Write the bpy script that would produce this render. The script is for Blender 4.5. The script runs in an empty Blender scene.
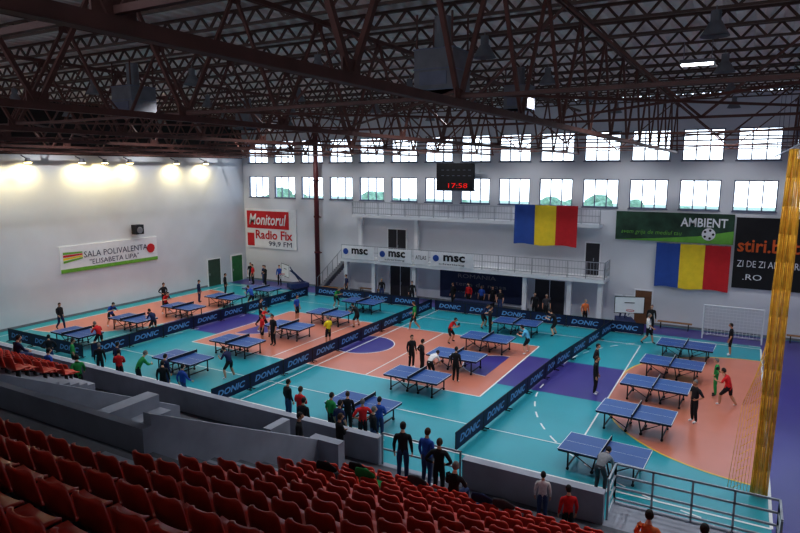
import bpy, math, random
import numpy as np
from mathutils import Vector, Matrix
random.seed(7)
scene = bpy.context.scene
COL = scene.collection

# ------------------------------------------------------------------ materials
def lin(c):
    return tuple(((x/255.0)/12.92 if x/255.0 <= 0.04045 else (((x/255.0)+0.055)/1.055)**2.4) for x in c)
MATS = {}
def mat(name, rgb, rough=0.6, metal=0.0, var=0.12, scale=3.0, emit=0.0, bump=0.0, spec=0.5, net=0.0):
    if name in MATS: return MATS[name]
    m = bpy.data.materials.new(name); m.use_nodes = True
    nt = m.node_tree; b = nt.nodes['Principled BSDF']
    c = lin(rgb)
    b.inputs['Roughness'].default_value = rough
    b.inputs['Metallic'].default_value = metal
    b.inputs['Specular IOR Level'].default_value = spec
    tc = nt.nodes.new('ShaderNodeTexCoord')
    nz = nt.nodes.new('ShaderNodeTexNoise'); nz.inputs['Scale'].default_value = scale; nz.inputs['Detail'].default_value = 4
    rp = nt.nodes.new('ShaderNodeValToRGB')
    rp.color_ramp.elements[0].position = 0.3; rp.color_ramp.elements[1].position = 0.7
    rp.color_ramp.elements[0].color = tuple(x*(1-var) for x in c)+(1,)
    rp.color_ramp.elements[1].color = tuple(min(1, x*(1+var)) for x in c)+(1,)
    nt.links.new(tc.outputs['Object'], nz.inputs['Vector'])
    nt.links.new(nz.outputs['Fac'], rp.inputs['Fac'])
    nt.links.new(rp.outputs['Color'], b.inputs['Base Color'])
    if bump:
        bp = nt.nodes.new('ShaderNodeBump'); bp.inputs['Strength'].default_value = bump
        nt.links.new(nz.outputs['Fac'], bp.inputs['Height']); nt.links.new(bp.outputs['Normal'], b.inputs['Normal'])
    if emit:
        b.inputs['Emission Color'].default_value = c+(1,); b.inputs['Emission Strength'].default_value = emit
    if net: b.inputs['Alpha'].default_value = net
    MATS[name] = m; return m

M_wall = mat('white_wall_paint', (212,214,220), 0.85, var=0.05, scale=0.4)
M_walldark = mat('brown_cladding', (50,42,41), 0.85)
M_conc = mat('grey_concrete', (106,109,118), 0.9, var=0.15, scale=1.5, bump=0.1)
M_concl = mat('light_concrete', (158,163,176), 0.9, var=0.1, scale=1.5)
M_steel = mat('brown_steel', (98,64,58), 0.6, var=0.2)
M_purlin = mat('purlin_steel', (92,70,63), 0.6)
M_deck = mat('roof_deck', (226,220,214), 0.8, var=0.06)
M_frame = mat('window_frame', (110,114,132), 0.5)
M_white = mat('white_paint', (226,228,232), 0.5, var=0.03)
M_teal = mat('teal_vinyl', (46,152,166), 0.3, var=0.05, scale=0.6)
M_salm = mat('salmon_vinyl', (198,126,106), 0.3, var=0.05, scale=0.6)
M_purp = mat('purple_vinyl', (68,60,134), 0.3, var=0.05, scale=0.6)
M_line = mat('white_line', (225,228,228), 0.4, var=0.02)
M_liney = mat('yellow_line', (225,190,70), 0.4, var=0.02)
M_table = mat('blue_table_top', (42,82,146), 0.4, var=0.05)
M_black = mat('black_metal', (22,22,26), 0.5)
M_net = mat('net_cloth', (30,40,60), 0.8)
M_barr = mat('navy_barrier', (18,30,68), 0.55, var=0.08)
M_barrt = mat('barrier_lettering', (110,158,210), 0.6, var=0.03)
M_seat = mat('red_plastic', (212,60,40), 0.35, var=0.15, scale=0.8)
M_silver = mat('silver_metal', (170,175,182), 0.35, metal=0.7)
M_pipe = mat('dark_red_pipe', (92,32,36), 0.5)
M_door = mat('dark_door', (48,46,52), 0.5)
M_gdoor = mat('green_door', (52,120,70), 0.5)
M_gdoor2 = mat('dark_green_door', (66,84,70), 0.5)
M_bdoor = mat('brown_door', (120,84,60), 0.5)
M_red = mat('flag_red', (195,40,48), 0.8, var=0.06)
M_yel = mat('flag_yellow', (235,205,55), 0.8, var=0.06)
M_blu = mat('flag_blue', (50,84,160), 0.8, var=0.06)
M_grn = mat('banner_green', (44,72,56), 0.7, var=0.5, scale=1.2)
M_bk = mat('banner_black', (24,24,28), 0.7)
M_navy = mat('banner_navy', (34,46,80), 0.7)
M_orange = mat('orange_ink', (215,100,46), 0.7)
M_curt = mat('yellow_curtain_net', (255,186,66), 0.8, var=0.2, scale=6, net=0.6)
M_cord = mat('yellow_net_cord', (255,190,70), 0.8, var=0.2, scale=6)
M_box = mat('grey_sheet_metal', (128,128,134), 0.6)
M_box2 = mat('dull_grey_sheet_metal', (120,120,126), 0.7)
M_led = mat('red_led', (230,30,24), 0.5, emit=0.5, var=0.01)
M_lamp = mat('warm_lamp_lens', (255,225,150), 0.5, emit=25.0, var=0.01)
M_lampc = mat('cool_lamp_tube', (245,250,255), 0.5, emit=8.0, var=0.01)
M_leaf = mat('leaves', (105,130,105), 0.9, var=0.4, scale=2)
M_bark = mat('bark', (80,60,45), 0.9)
M_grass = mat('grass', (130,140,120), 0.95)
M_hoop = mat('hoop_stand_paint', (52,66,110), 0.5)
M_wood = mat('bench_wood', (150,110,70), 0.6)

# ------------------------------------------------------------------ mesh builder
class MB:
    def __init__(s): s.v=[]; s.f=[]; s.m=[]
    def add(s, vs, fs, mt=0, M=None):
        o=len(s.v)
        if M is not None: vs=[tuple(M@Vector(p)) for p in vs]
        s.v.extend([tuple(p) for p in vs]); s.f.extend([tuple(i+o for i in f) for f in fs])
        if isinstance(mt,(list,tuple)): s.m.extend(mt)
        else: s.m.extend([mt]*len(fs))
    def box(s, x0,x1,y0,y1,z0,z1, mt=0, M=None):
        vs=[(x0,y0,z0),(x1,y0,z0),(x1,y1,z0),(x0,y1,z0),(x0,y0,z1),(x1,y0,z1),(x1,y1,z1),(x0,y1,z1)]
        fs=[(0,3,2,1),(4,5,6,7),(0,1,5,4),(1,2,6,5),(2,3,7,6),(3,0,4,7)]
        s.add(vs,fs,mt,M)
    def slope(s,x0,x1,y0,y1,zb,za,zc,mt=0):
        vs=[(x0,y0,zb),(x1,y0,zb),(x1,y1,zb),(x0,y1,zb),(x0,y0,za),(x1,y0,za),(x1,y1,zc),(x0,y1,zc)]
        s.add(vs,[(0,3,2,1),(4,5,6,7),(0,1,5,4),(1,2,6,5),(2,3,7,6),(3,0,4,7)],mt)
    def beam(s,p1,p2,w,h=None,mt=0):
        h=h or w; p1=Vector(p1);p2=Vector(p2); d=(p2-p1).normalized()
        up=Vector((0,0,1)) if abs(d.z)<0.95 else Vector((1,0,0))
        a=d.cross(up).normalized()*w/2; b=a.cross(d).normalized()*h/2
        vs=[p1-a-b,p1+a-b,p1+a+b,p1-a+b,p2-a-b,p2+a-b,p2+a+b,p2-a+b]
        s.add(vs,[(0,1,2,3),(7,6,5,4),(0,4,5,1),(1,5,6,2),(2,6,7,3),(3,7,4,0)],mt)
    def tube(s,p1,p2,r1,r2=None,n=8,mt=0,cap=True):
        r2=r1 if r2 is None else r2; p1=Vector(p1);p2=Vector(p2); d=(p2-p1).normalized()
        up=Vector((0,0,1)) if abs(d.z)<0.95 else Vector((1,0,0))
        a=d.cross(up).normalized(); b=a.cross(d).normalized(); vs=[]
        for p,r in ((p1,r1),(p2,r2)):
            for i in range(n):
                t=2*math.pi*i/n; vs.append(p+a*r*math.cos(t)+b*r*math.sin(t))
        fs=[(i,(i+1)%n,n+(i+1)%n,n+i) for i in range(n)]
        if cap: fs+= [tuple(range(n))[::-1], tuple(range(n,2*n))]
        s.add(vs,fs,mt)
    def sphere(s,c,r,nu=12,nv=8,mt=0,M=None,fn=None):
        vs=[];fs=[]
        rx,ry,rz = r if isinstance(r,(tuple,list)) else (r,r,r)
        for j in range(nv+1):
            ph=math.pi*j/nv
            for i in range(nu):
                t=2*math.pi*i/nu
                p=Vector((math.sin(ph)*math.cos(t)*rx, math.sin(ph)*math.sin(t)*ry, math.cos(ph)*rz))
                if fn: p=fn(p)
                vs.append(p+Vector(c))
        for j in range(nv):
            for i in range(nu):
                fs.append((j*nu+i,(j+1)*nu+i,(j+1)*nu+(i+1)%nu,j*nu+(i+1)%nu))
        s.add(vs,fs,mt,M)
    def mesh(s,name,mats,smooth=False):
        me=bpy.data.meshes.new(name); me.from_pydata(s.v,[],s.f)
        for m in mats: me.materials.append(m)
        me.polygons.foreach_set('material_index', s.m)
        if smooth: me.polygons.foreach_set('use_smooth',[True]*len(s.f))
        me.update(); return me
    def obj(s,name,mats,smooth=False,loc=(0,0,0),rz=0):
        ob=bpy.data.objects.new(name,s.mesh(name,mats,smooth)); COL.objects.link(ob)
        ob.location=loc; ob.rotation_euler=(0,0,rz); return ob

def inst(name, me, loc, rz=0, sc=1):
    o=bpy.data.objects.new(name,me); COL.objects.link(o); o.location=loc; o.rotation_euler=(0,0,rz); o.scale=(sc,sc,sc); return o

_tc={}
def text_geo(s, shear=0.0, fat=0.0):
    k=(s,shear,fat)
    if k in _tc: return _tc[k]
    cu=bpy.data.curves.new('t','FONT'); cu.body=s; cu.shear=shear; cu.offset=fat; cu.resolution_u=2; cu.fill_mode='FRONT'
    ob=bpy.data.objects.new('t',cu); COL.objects.link(ob); bpy.context.view_layer.update()
    dg=bpy.context.evaluated_depsgraph_get(); me=bpy.data.meshes.new_from_object(ob.evaluated_get(dg))
    vs=np.array([tuple(v.co) for v in me.vertices]); fs=[tuple(p.vertices) for p in me.polygons]
    bpy.data.objects.remove(ob); bpy.data.curves.remove(cu); bpy.data.meshes.remove(me)
    mn=vs.min(0);mx=vs.max(0); vs=(vs-(mn+mx)/2)/np.maximum(mx-mn,1e-6); vs[:,2]=0
    _tc[k]=(vs,fs); return _tc[k]
def text(mb, s, c, w, h, mt, face='-Y', shear=0.0, fat=0.0):
    vs,fs=text_geo(s,shear,fat); out=[]
    for p in vs:
        x,y=p[0]*w,p[1]*h
        if face=='-Y': q=(c[0]+x,c[1],c[2]+y)
        elif face=='+Y': q=(c[0]-x,c[1],c[2]+y)
        elif face=='+X': q=(c[0],c[1]+x,c[2]+y)
        out.append(q)
    mb.add(out,fs,mt)

# ------------------------------------------------------------------ room shell
XL,XR,YB,YF,ZT=-39.8,9.0,-9.0,42.0,14.4
WX=[-0.75+2.95*n for n in range(-13,4)]; WW=2.28
b=MB()
xs=[(w,w+WW) for w in WX if w+WW<XR]
for z0,z1 in ((0,7.5),(9.35,10.5),(12.4,ZT)):
    b.box(XL-0.3,XR+0.3,YF,YF+0.3,z0,z1)
for z0,z1 in ((7.5,9.35),(10.5,12.4)):
    prev=XL-0.3
    for a,c in xs:
        b.box(prev,a,YF,YF+0.3,z0,z1); prev=c
    b.box(prev,XR+0.3,YF,YF+0.3,z0,z1)
b.obj('wall_far',[M_wall])
n=1
for z0,z1 in ((7.5,9.35),(10.5,12.4)):
    for a,c in xs:
        f=MB(); t=0.07
        f.box(a,c,YF+.04,YF+.12,z0,z0+t); f.box(a,c,YF+.04,YF+.12,z1-t,z1)
        f.box(a,a+t,YF+.04,YF+.12,z0,z1); f.box(c-t,c,YF+.04,YF+.12,z0,z1)
        for q in (.34,.67):
            x=a+(c-a)*q; f.box(x-.035,x+.035,YF+.04,YF+.12,z0,z1)
        f.box(a-.05,c+.05,YF-.06,YF+.04,z0-.05,z0+.01)
        f.obj('window_%d'%n,[M_frame]); n+=1
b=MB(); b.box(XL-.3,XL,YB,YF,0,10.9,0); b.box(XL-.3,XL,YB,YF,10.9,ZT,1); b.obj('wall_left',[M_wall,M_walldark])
b=MB(); b.box(XR,XR+.3,YB,YF,0,ZT,0); b.obj('wall_right',[M_wall])
b=MB(); b.box(XL,XR,YB-.3,YB,0,9.6,0); b.box(XL,XR,YB-.3,YB,13.2,ZT,0)
for i in range(9): x=XL+i*(XR-XL)/8; b.box(x-.2,x+.2,YB-.3,YB,9.6,13.2)
b.obj('wall_rear',[M_wall])
b=MB(); x=XL-.3; vs=[];fs=[]
while x<XR+.3:
    for dx,z in ((0,ZT),(.12,ZT),(.18,ZT+.12),(.38,ZT+.12),(.44,ZT)):
        vs+= [(x+dx,YB-.3,z),(x+dx,YF+.3,z)]
    x+=.5
for k in range(len(vs)//2-1): fs.append((2*k,2*k+1,2*k+3,2*k+2))
b.add(vs,fs,0); b.box(XL-.3,XR+.6,YB-.3,YF+.3,ZT+.14,ZT+.3,0); b.obj('ceiling',[M_deck])
b=MB(); b.box(XL,XR,15.0,YF,-.2,0,0); b.box(XL,XR,YB,15.0,-.2,0,1); b.obj('floor',[M_teal,M_conc])
b=MB(); b.box(XL,XL+.03,15.5,37.2,0,.15); b.obj('baseboard_left',[M_box])
b=MB(); b.box(XL,-24.6,YF-.03,YF,0,.15); b.box(-22.4,-13,YF-.03,YF,0,.15); b.box(-4.7,XR,YF-.03,YF,0,.15); b.obj('baseboard_far',[M_box])
# court markings
def ring(cx,cy,r0,r1,a0,a1,z,mt,bm,n=40):
    vs=[];fs=[]
    for i in range(n+1):
        t=a0+(a1-a0)*i/n
        vs+=[(cx+r0*math.cos(t),cy+r0*math.sin(t),z),(cx+r1*math.cos(t),cy+r1*math.sin(t),z)]
    for i in range(n): fs.append((2*i,2*i+1,2*i+3,2*i+2))
    bm.add(vs,fs,mt)
def rect(bm,x0,x1,y0,y1,z,mt): bm.add([(x0,y0,z),(x1,y0,z),(x1,y1,z),(x0,y1,z)],[(0,1,2,3)],mt)
CX,CY=-18.7,29.0
b=MB()
rect(b,1.3,XR-.05,16.7,YF-.15,.003,2)
rect(b,XL+.15,XR-.05,39.6,YF-.15,.004,2)
for sgn,gx in ((-1,1.3),(1,-38.7)):
    x0,x1=sorted((gx,gx+sgn*6)); rect(b,x0,x1,27.5,30.5,.004,1)
    if sgn==-1:
        ring(gx,30.5,0,6,math.pi/2,math.pi,.004,1,b); ring(gx,27.5,0,6,math.pi,1.5*math.pi,.004,1,b)
        ring(gx,30.5,5.95,6.03,math.pi/2,math.pi,.009,3,b); ring(gx,27.5,5.95,6.03,math.pi,1.5*math.pi,.009,3,b)
        a=[(math.pi/2,math.pi,30.5),(math.pi,1.5*math.pi,27.5)]
    else:
        ring(gx,30.5,0,6,0,math.pi/2,.004,1,b); ring(gx,27.5,0,6,-math.pi/2,0,.004,1,b)
        ring(gx,30.5,5.95,6.03,0,math.pi/2,.009,0,b); ring(gx,27.5,5.95,6.03,-math.pi/2,0,.009,0,b)
        a=[(0,math.pi/2,30.5),(-math.pi/2,0,27.5)]
    for a0,a1,cy in a:
        N=24
        for i in range(0,N,2): ring(gx,cy,8.96,9.03,a0+(a1-a0)*i/N,a0+(a1-a0)*(i+1)/N,.010,0,b,4)
    xk0,xk1=sorted((gx+sgn*6,gx+sgn*11.8)); rect(b,xk0,xk1,26.5,31.5,.005,2)
    kx=gx+sgn*11.8
    a0,a1=(math.pi/2,1.5*math.pi) if sgn==-1 else (-math.pi/2,math.pi/2)
    ring(kx,29,0,1.8,a0,a1,.0075,2,b); ring(kx,29,1.77,1.83,a0,a1,.011,0,b)
rect(b,CX-9,CX-.0,24.5,33.5,.006,1); rect(b,CX,CX+9,24.5,33.5,.006,1)
ring(CX,29,0,1.8,0,2*math.pi,.008,2,b); ring(CX,29,1.77,1.83,0,2*math.pi,.011,0,b)
def lrect(x0,x1,y0,y1,w,z,mt):
    rect(b,x0,x1,y0-w/2,y0+w/2,z,mt); rect(b,x0,x1,y1-w/2,y1+w/2,z,mt)
    rect(b,x0-w/2,x0+w/2,y0,y1,z+.0005,mt); rect(b,x1-w/2,x1+w/2,y0,y1,z+.0005,mt)
lrect(-38.7,1.3,19,39,.09,.012,0)
lrect(CX-9,CX+9,24.5,33.5,.08,.013,0); lrect(-32.7,-4.7,21.5,36.5,.06,.014,0)
lrect(CX-3,CX+3,24.5,33.5,.07,.015,0); rect(b,CX-.04,CX+.04,19,39,.016,0)
b.obj('court_markings',[M_line,M_salm,M_purp,M_liney])

# ------------------------------------------------------------------ roof structure
TX=[-39.2,-34,-28,-22,-16,-10,-4,2,8]
ZB,ZU=11.0,13.75
for X in TX:
    me=MB()
    for dx in (-.05,.05):
        me.beam((X+dx,YB,ZB),(X+dx,YF-.02,ZB),.035,.11); me.beam((X+dx,YB,ZU),(X+dx,YF-.02,ZU),.035,.11)
    me.beam((X,YB,ZB-.05),(X,YF-.02,ZB-.05),.12,.02)
    y=YB
    while y<YF-.1:
        ym=min(y+1.5,YF-.02); ye=min(y+3,YF-.02)
        me.beam((X,y,ZB),(X,ym,ZU),.07,.07); me.beam((X,ym,ZU),(X,ye,ZB),.07,.07)
        me.box(X-.012,X+.012,ym-.18,ym+.18,ZU-.22,ZU,0); me.box(X-.012,X+.012,y-.18,y+.18,ZB,ZB+.22,0)
        y+=3
    me.obj('roof_truss',[M_steel])
b=MB()
for Y in (3,9,15,21,27,33,39): b.beam((XL+.05,Y,ZB+.1),(XR-.05,Y,ZB+.1),.055,.055)
for Y in (3,15,27,39):
    for i in range(len(TX)-1):
        x0,x1=TX[i],TX[i+1]; xm=(x0+x1)/2
        b.beam((x0,Y,ZU),(xm,Y,ZB+.1),.055,.055); b.beam((x1,Y,ZU),(xm,Y,ZB+.1),.055,.055)
for i in range(len(TX)-1):
    for Y in (9,21,33):
        b.beam((TX[i],Y,ZB+.15),(TX[i+1],Y+6,ZB+.15),.045,.045); b.beam((TX[i+1],Y,ZB+.2),(TX[i],Y+6,ZB+.2),.045,.045)
b.obj('roof_bracing',[M_steel])
b=MB()
Y=YB+.5
while Y<YF:
    b.beam((XL+.05,Y,13.95),(XR-.05,Y,13.95),.09,.07); b.beam((XL+.05,Y,14.34),(XR-.05,Y,14.34),.12,.07)
    x=XL+.05
    while x<XR-.8:
        b.beam((x,Y,13.95),(x+.35,Y,14.34),.05,.07); b.beam((x+.35,Y,14.34),(x+.7,Y,13.95),.05,.07); x+=.7
    Y+=2.2
b.obj('roof_purlins',[M_purlin])
def heater(x,y,z,s):
    m=MB(); m.box(-s/2,s/2,-s/2,s/2,0,s*.95,0)
    for zz in (0,.47,.92): m.box(-s*.52,s*.52,-s*.52,s*.52,s*zz,s*(zz+.03),1)
    m.box(-s*.35,s*.35,-s*.52,-s*.5,s*.12,s*.42,1)
    for a in (-1,1):
        for c in (-1,1): m.beam((a*s*.45,c*s*.45,s*.9),(a*s*.45,c*s*.45,13.9-z),.04,.04,2)
    m.tube((0,0,s*.95),(0,0,13.9-z),s*.2,s*.2,12,0)
    m.obj('ceiling_air_heater',[M_box2,M_frame,M_steel],loc=(x,y,z))
heater(-7.25,15.2,12.0,1.1); heater(-8.1,24,12.3,.95); heater(-20.5,16,12.0,1.1); heater(-25,27,12.2,1.0)
for X in (-37,-31,-25,-19,-13,-7,-1,5):  # added fill lighting: invented grid of housings under the roof
    for Y in (17.5,24,31,38):
        m=MB(); m.tube((0,0,0),(0,0,.35),.34,.14,16,0,False); m.tube((0,0,.35),(0,0,.6),.12,.12,12,0); m.beam((0,0,.6),(0,0,.72),.02,.02,0)
        m.obj('added_fill_housing',[M_box2],loc=(X,Y,13.2))
        l=bpy.data.lights.new('added_fill_spot','SPOT'); l.energy=(560 if Y<18 else 510); l.spot_size=math.radians(132 if Y<18 else 124); l.spot_blend=.5; l.shadow_soft_size=.12; l.color=(.97,.98,1)  # added spot, brightens court and walls; not an existing hall lamp
        o=bpy.data.objects.new('added_fill_spot',l); COL.objects.link(o); o.location=(X,Y,13.22)
m=MB(); m.box(-.5,.5,-.15,.15,.02,.14,0); m.box(-.45,.45,-.12,.12,-.03,.02,1); m.beam((-.4,0,.1),(-.4,0,.7),.02); m.beam((.4,0,.1),(.4,0,.7),.02)
m.obj('tube_luminaire',[M_box,M_lampc],loc=(-1.7,22.1,13.25))
for Y in (20.5,22.5,26.1,27.8,29.8,34,37):
    m=MB(); m.tube((0,0,0),(0,0,.28),.22,.12,12,0); m.tube((0,0,-.03),(0,0,0),.2,.2,12,1); m.beam((0,0,.2),(-.68,0,.45),.05,.05,0)
    m.obj('wall_floodlight',[M_box2,M_lamp],loc=(XL+.7,Y,10.4))
    l=bpy.data.lights.new('floodlight','SPOT'); l.energy=190; l.spot_size=math.radians(160); l.spot_blend=.7; l.shadow_soft_size=.12; l.color=(1,.84,.4)
    o=bpy.data.objects.new('floodlight',l); COL.objects.link(o); o.location=(XL+.6,Y,10.3); o.rotation_euler=(0,math.radians(20),0)

# ------------------------------------------------------------------ far wall fittings
YW=YF-.01
def railing(m,p0,p1,h,mt=0,step=1.2,bars=True,rails=(1.0,.55,.12)):
    p0=Vector(p0);p1=Vector(p1);L=(p1-p0).length;d=(p1-p0)/L
    for r in rails: m.beam(p0+Vector((0,0,h*r)),p1+Vector((0,0,h*r)),.05,.05,mt)
    n=max(1,round(L/step))
    for i in range(n+1):
        q=p0+d*L*i/n; m.beam(q,q+Vector((0,0,h)),.05,.05,mt)
    if bars:
        n=int(L/.2)
        for i in range(n): q=p0+d*L*(i+.5)/n; m.beam(q+Vector((0,0,h*.12)),q+Vector((0,0,h)),.018,.018,mt)
m=MB()
m.box(-28,-7.6,40.3,YW,2.7,2.95,0); m.box(-27.4,-8.2,41.0,YW,6.2,6.42,0)
railing(m,(-28,40.35,2.95),(-7.6,40.35,2.95),1.1,1); railing(m,(-7.62,40.35,2.95),(-7.62,41.95,2.95),1.1,1)
railing(m,(-27.4,41.05,6.42),(-8.2,41.05,6.42),1.0,1)
for x in (-27.8,-25.2,-21.6,-12.95,-9.9,-7.9): m.box(x-.15,x+.15,40.6,40.9,0.005,2.7,0)
for x in (-27,-21.9): m.box(x-.14,x+.14,41.5,41.8,2.95,6.2,0)
m.obj('gallery_balcony',[M_white,M_silver])
m=MB(); N=17
for i in range(N): m.box(-30.9+i*.17,-30.9+(i+1)*.17,40.9,41.75,max(0.005,(i+1)*2.9/N-.35),(i+1)*2.9/N,0)
m.beam((-30.9,40.9,1.0),(-28.05,40.9,3.9),.05,.05,1)
for i in range(0,N,3): m.beam((-30.85+i*.17,40.9,(i+1)*2.9/N),(-30.85+i*.17,40.9,(i+1)*2.9/N+.9),.04,.04,1)
m.obj('staircase',[M_box,M_silver])
def door(nm,x0,x1,z0,z1,mt,axis='Y',split=True):
    m=MB(); t=.08
    if axis=='Y':
        m.box(x0,x1,YF-.06,YW,z0,z1,0)
        m.box(x0-t,x0,YF-.1,YW,z0,z1+t,1); m.box(x1,x1+t,YF-.1,YW,z0,z1+t,1); m.box(x0,x1,YF-.1,YW,z1,z1+t,1)
        xm=(x0+x1)/2
        if split: m.box(xm-.02,xm+.02,YF-.08,YF-.06,z0,z1,1)
        m.box(xm+.06,xm+.1,YF-.12,YF-.06,z0+.95,z0+1.15,2)
    else:
        m.box(XL+.005,XL+.06,x0,x1,z0,z1,0)
        m.box(XL+.005,XL+.1,x0-t,x0,z0,z1+t,1); m.box(XL+.005,XL+.1,x1,x1+t,z0,z1+t,1); m.box(XL+.005,XL+.1,x0,x1,z1,z1+t,1)
        m.box(XL+.06,XL+.12,x0+.12,x0+.16,z0+.95,z0+1.15,2)
    m.obj(nm,[mt,M_white,M_silver])
door('door_1',-12.6,-10.5,0.005,2.35,M_door); door('door_2',-24.4,-22.6,0.005,2.4,M_door)
door('door_3',-9.2,-8.3,2.96,5.1,M_door,split=False); door('door_4',-24.6,-23,2.96,5.3,M_door)
door('door_5',-5.9,-4.9,0.005,2.2,M_bdoor,split=False)
door('door_6',40.1,41.4,0.005,2.3,M_gdoor,'X'); door('door_7',37.3,38.7,0.005,2.3,M_gdoor2,'X')
m=MB(); m.tube((-31.2,41.4,0.005),(-31.2,41.4,13.7),.2,.2,12,0)
for z in (3,6,9,12): m.tube((-31.2,41.4,z),(-31.2,41.4,z+.15),.25,.25,12,0); m.beam((-31.2,41.4,z),(-31.2,YW,z),.08,.08,0)
m.obj('downpipe',[M_pipe],True)
def panel(m,x0,x1,y,z0,z1,mt): m.box(x0,x1,y,y+.03,z0,z1,mt)
m=MB(); m.box(-39.6,-33.8,41.9,YW,3.0,6.5,0); m.box(-39.4,-34.6,41.88,41.9,4.75,6.3,1); m.box(-39.4,-38.6,41.875,41.9,3.15,4.3,1)
text(m,'Monitorul',(-37.0,41.86,5.55),4.3,1.0,0,fat=.02,shear=.25); text(m,'Radio Fix',(-36.3,41.86,4.2),4.2,.8,1,fat=.02); text(m,'99,9 FM',(-35.6,41.86,3.4),2.6,.5,2)
m.obj('radio_advertising_banner',[M_white,M_red,M_navy])
def sponsor(x0,x1,wd):
    m=MB(); panel(m,x0,x1,40.22,2.98,4.0,0); xm=(x0+x1)/2; w=x1-x0
    text(m,'msc',(xm+.2,40.2,3.6),w*.5,.45,1,fat=.03)
    if wd: text(m,'advertising',(xm,40.2,3.15),w*.6,.18,1)
    m.tube((x0+w*.13,40.19,3.55),(x0+w*.13,40.22,3.55),.24,.24,14,2)
    m.obj('sponsor_banner',[M_white,M_bk,M_blu])
sponsor(-27.9,-24.9,0); sponsor(-24.5,-21.6,1); sponsor(-20.0,-16.6,1)
m=MB(); panel(m,-21.4,-20.2,40.22,2.98,4.0,0); text(m,'ATLAS',(-20.8,40.2,3.5),.9,.3,1); m.obj('sponsor_banner',[M_white,M_bk])
m=MB(); m.box(-20.0,-13.4,41.9,YW,.35,2.65,0)
text(m,'ROMANIA',(-17,41.88,2.1),3,.3,1); text(m,'tenis de masa',(-16.7,41.88,1.5),4,.3,1); text(m,'cupa judetului',(-16.7,41.88,.9),3.6,.22,1)
m.obj('tournament_banner',[M_navy,M_box])
def flag(nm,x0,x1,y,z0,z1):
    m=MB(); nx=30;nz=6; vs=[];fs=[];mt=[]
    for j in range(nz+1):
        for i in range(nx+1):
            x=x0+(x1-x0)*i/nx; k=j/nz
            vs.append((x,y-.05-.05*math.sin(i*.9+k)*(.3+.7*k)-.02*math.sin(i*2.1),z1-(z1-z0)*k+.05*math.sin(i*.35)*k))
    for j in range(nz):
        for i in range(nx):
            a=j*(nx+1)+i; fs.append((a,a+nx+1,a+nx+2,a+1)); mt.append(min(2,i*3//nx))
    m.add(vs,fs,mt); m.tube((x0,y-.04,z1),(x1,y-.04,z1),.02,.02,6,3)
    m.obj(nm,[M_blu,M_yel,M_red,M_silver],True)
flag('national_flag',-13.9,-9.6,40.95,4.9,7.6); flag('national_flag',-4.8,-.62,41.86,2.6,5.4)
m=MB(); m.box(-7.35,-.55,41.9,YW,5.48,7.3,0)
text(m,'AMBIENT',(-2.2,41.87,6.75),2.6,.55,1,fat=.02); text(m,'avem grija de mediul tau',(-5.2,41.87,6.0),3.6,.35,3,shear=.2)
m.tube((-1.9,41.86,6.05),(-1.9,41.9,6.05),.38,.38,20,1)
for a in range(5): m.tube((-1.9+.25*math.cos(a*1.256),41.85,6.05+.25*math.sin(a*1.256)),(-1.9+.25*math.cos(a*1.256),41.87,6.05+.25*math.sin(a*1.256)),.08,.08,5,2)
m.add([(-7.35,41.88,5.48),(-.55,41.88,5.48),(-.55,41.88,6.3),(-2.5,41.88,5.9),(-5,41.88,5.65)],[(0,1,2,3,4)],3)
m.obj('football_advertising_banner',[M_grn,M_white,M_bk,mat('bright_green_ink',(110,170,70))])
m=MB(); m.box(-.45,5.2,41.9,YW,2.9,7.15,0)
text(m,'stiri.botosani',(2.3,41.87,5.5),5.2,.8,1,fat=.02); text(m,'ZI DE ZI ALATURI DE TINE',(2.2,41.87,4.4),4.9,.4,2); text(m,'.RO',(.6,41.87,3.6),1.0,.35,2)
m.obj('news_advertising_banner',[M_bk,M_orange,M_white])
m=MB(); m.box(XL+.005,XL+.08,24.4,32.2,3.05,4.85,0); m.box(XL+.08,XL+.09,24.4,32.2,3.05,3.3,1)
text(m,'SALA POLIVALENTA',(XL+.1,28.7,4.15),5.2,.42,2,'+X'); text(m,'"ELISABETA LIPA"',(XL+.1,28.5,3.6),4.0,.36,2,'+X')
for i in range(4): m.add([(XL+.1,24.6,3.7+.2*i),(XL+.1,26.0,3.9+.13*i),(XL+.1,26.0,4.0+.13*i),(XL+.1,24.6,3.85+.2*i)],[(0,1,2,3)],(1,3,4,1)[i])
m.tube((XL+.09,31.6,4.0),(XL+.12,31.6,4.0),.35,.35,16,4)
m.obj('hall_name_banner',[M_white,mat('leaf_green_ink',(110,170,60)),M_navy,M_yel,M_red])
m=MB(); m.box(-19.9,-17.0,40.9,41.15,8.5,10.4,0); m.box(-20.0,-16.9,40.95,41.1,8.42,8.5,1)
text(m,'17:58',(-18.2,40.88,8.82),1.5,.34,2)
for i in range(6):
    m.box(-19.5+.42*i,-19.3+.42*i,40.88,40.9,9.9,9.94,1); m.box(-19.5+.42*i,-19.3+.42*i,40.88,40.9,9.5,9.54,1)
for x in (-19.5,-17.4): m.beam((x,41.1,10.4),(x,41.1,13.7),.04,.04,1); m.beam((x,41.1,9),(x,YW,9),.05,.05,1)
m.obj('scoreboard',[M_bk,M_frame,M_led])
m=MB(); m.box(XL+.1,XL+.6,30.0,30.7,5.2,5.9,0); m.tube((XL+.6,30.35,5.5),(XL+.63,30.35,5.5),.25,.2,14,1); m.beam((XL+.005,30.35,5.5),(XL+.2,30.35,5.5),.08); m.obj('loudspeaker',[M_black,M_box])
for x in (-7.2,-6.5):
    m=MB(); m.box(x,x+.5,41.9,YW,1.2,1.8,0)
    for i in range(5): m.box(x+.04,x+.46,41.87,41.9,1.26+.1*i,1.3+.1*i,1)
    m.obj('wall_vent',[M_white,M_box])
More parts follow.
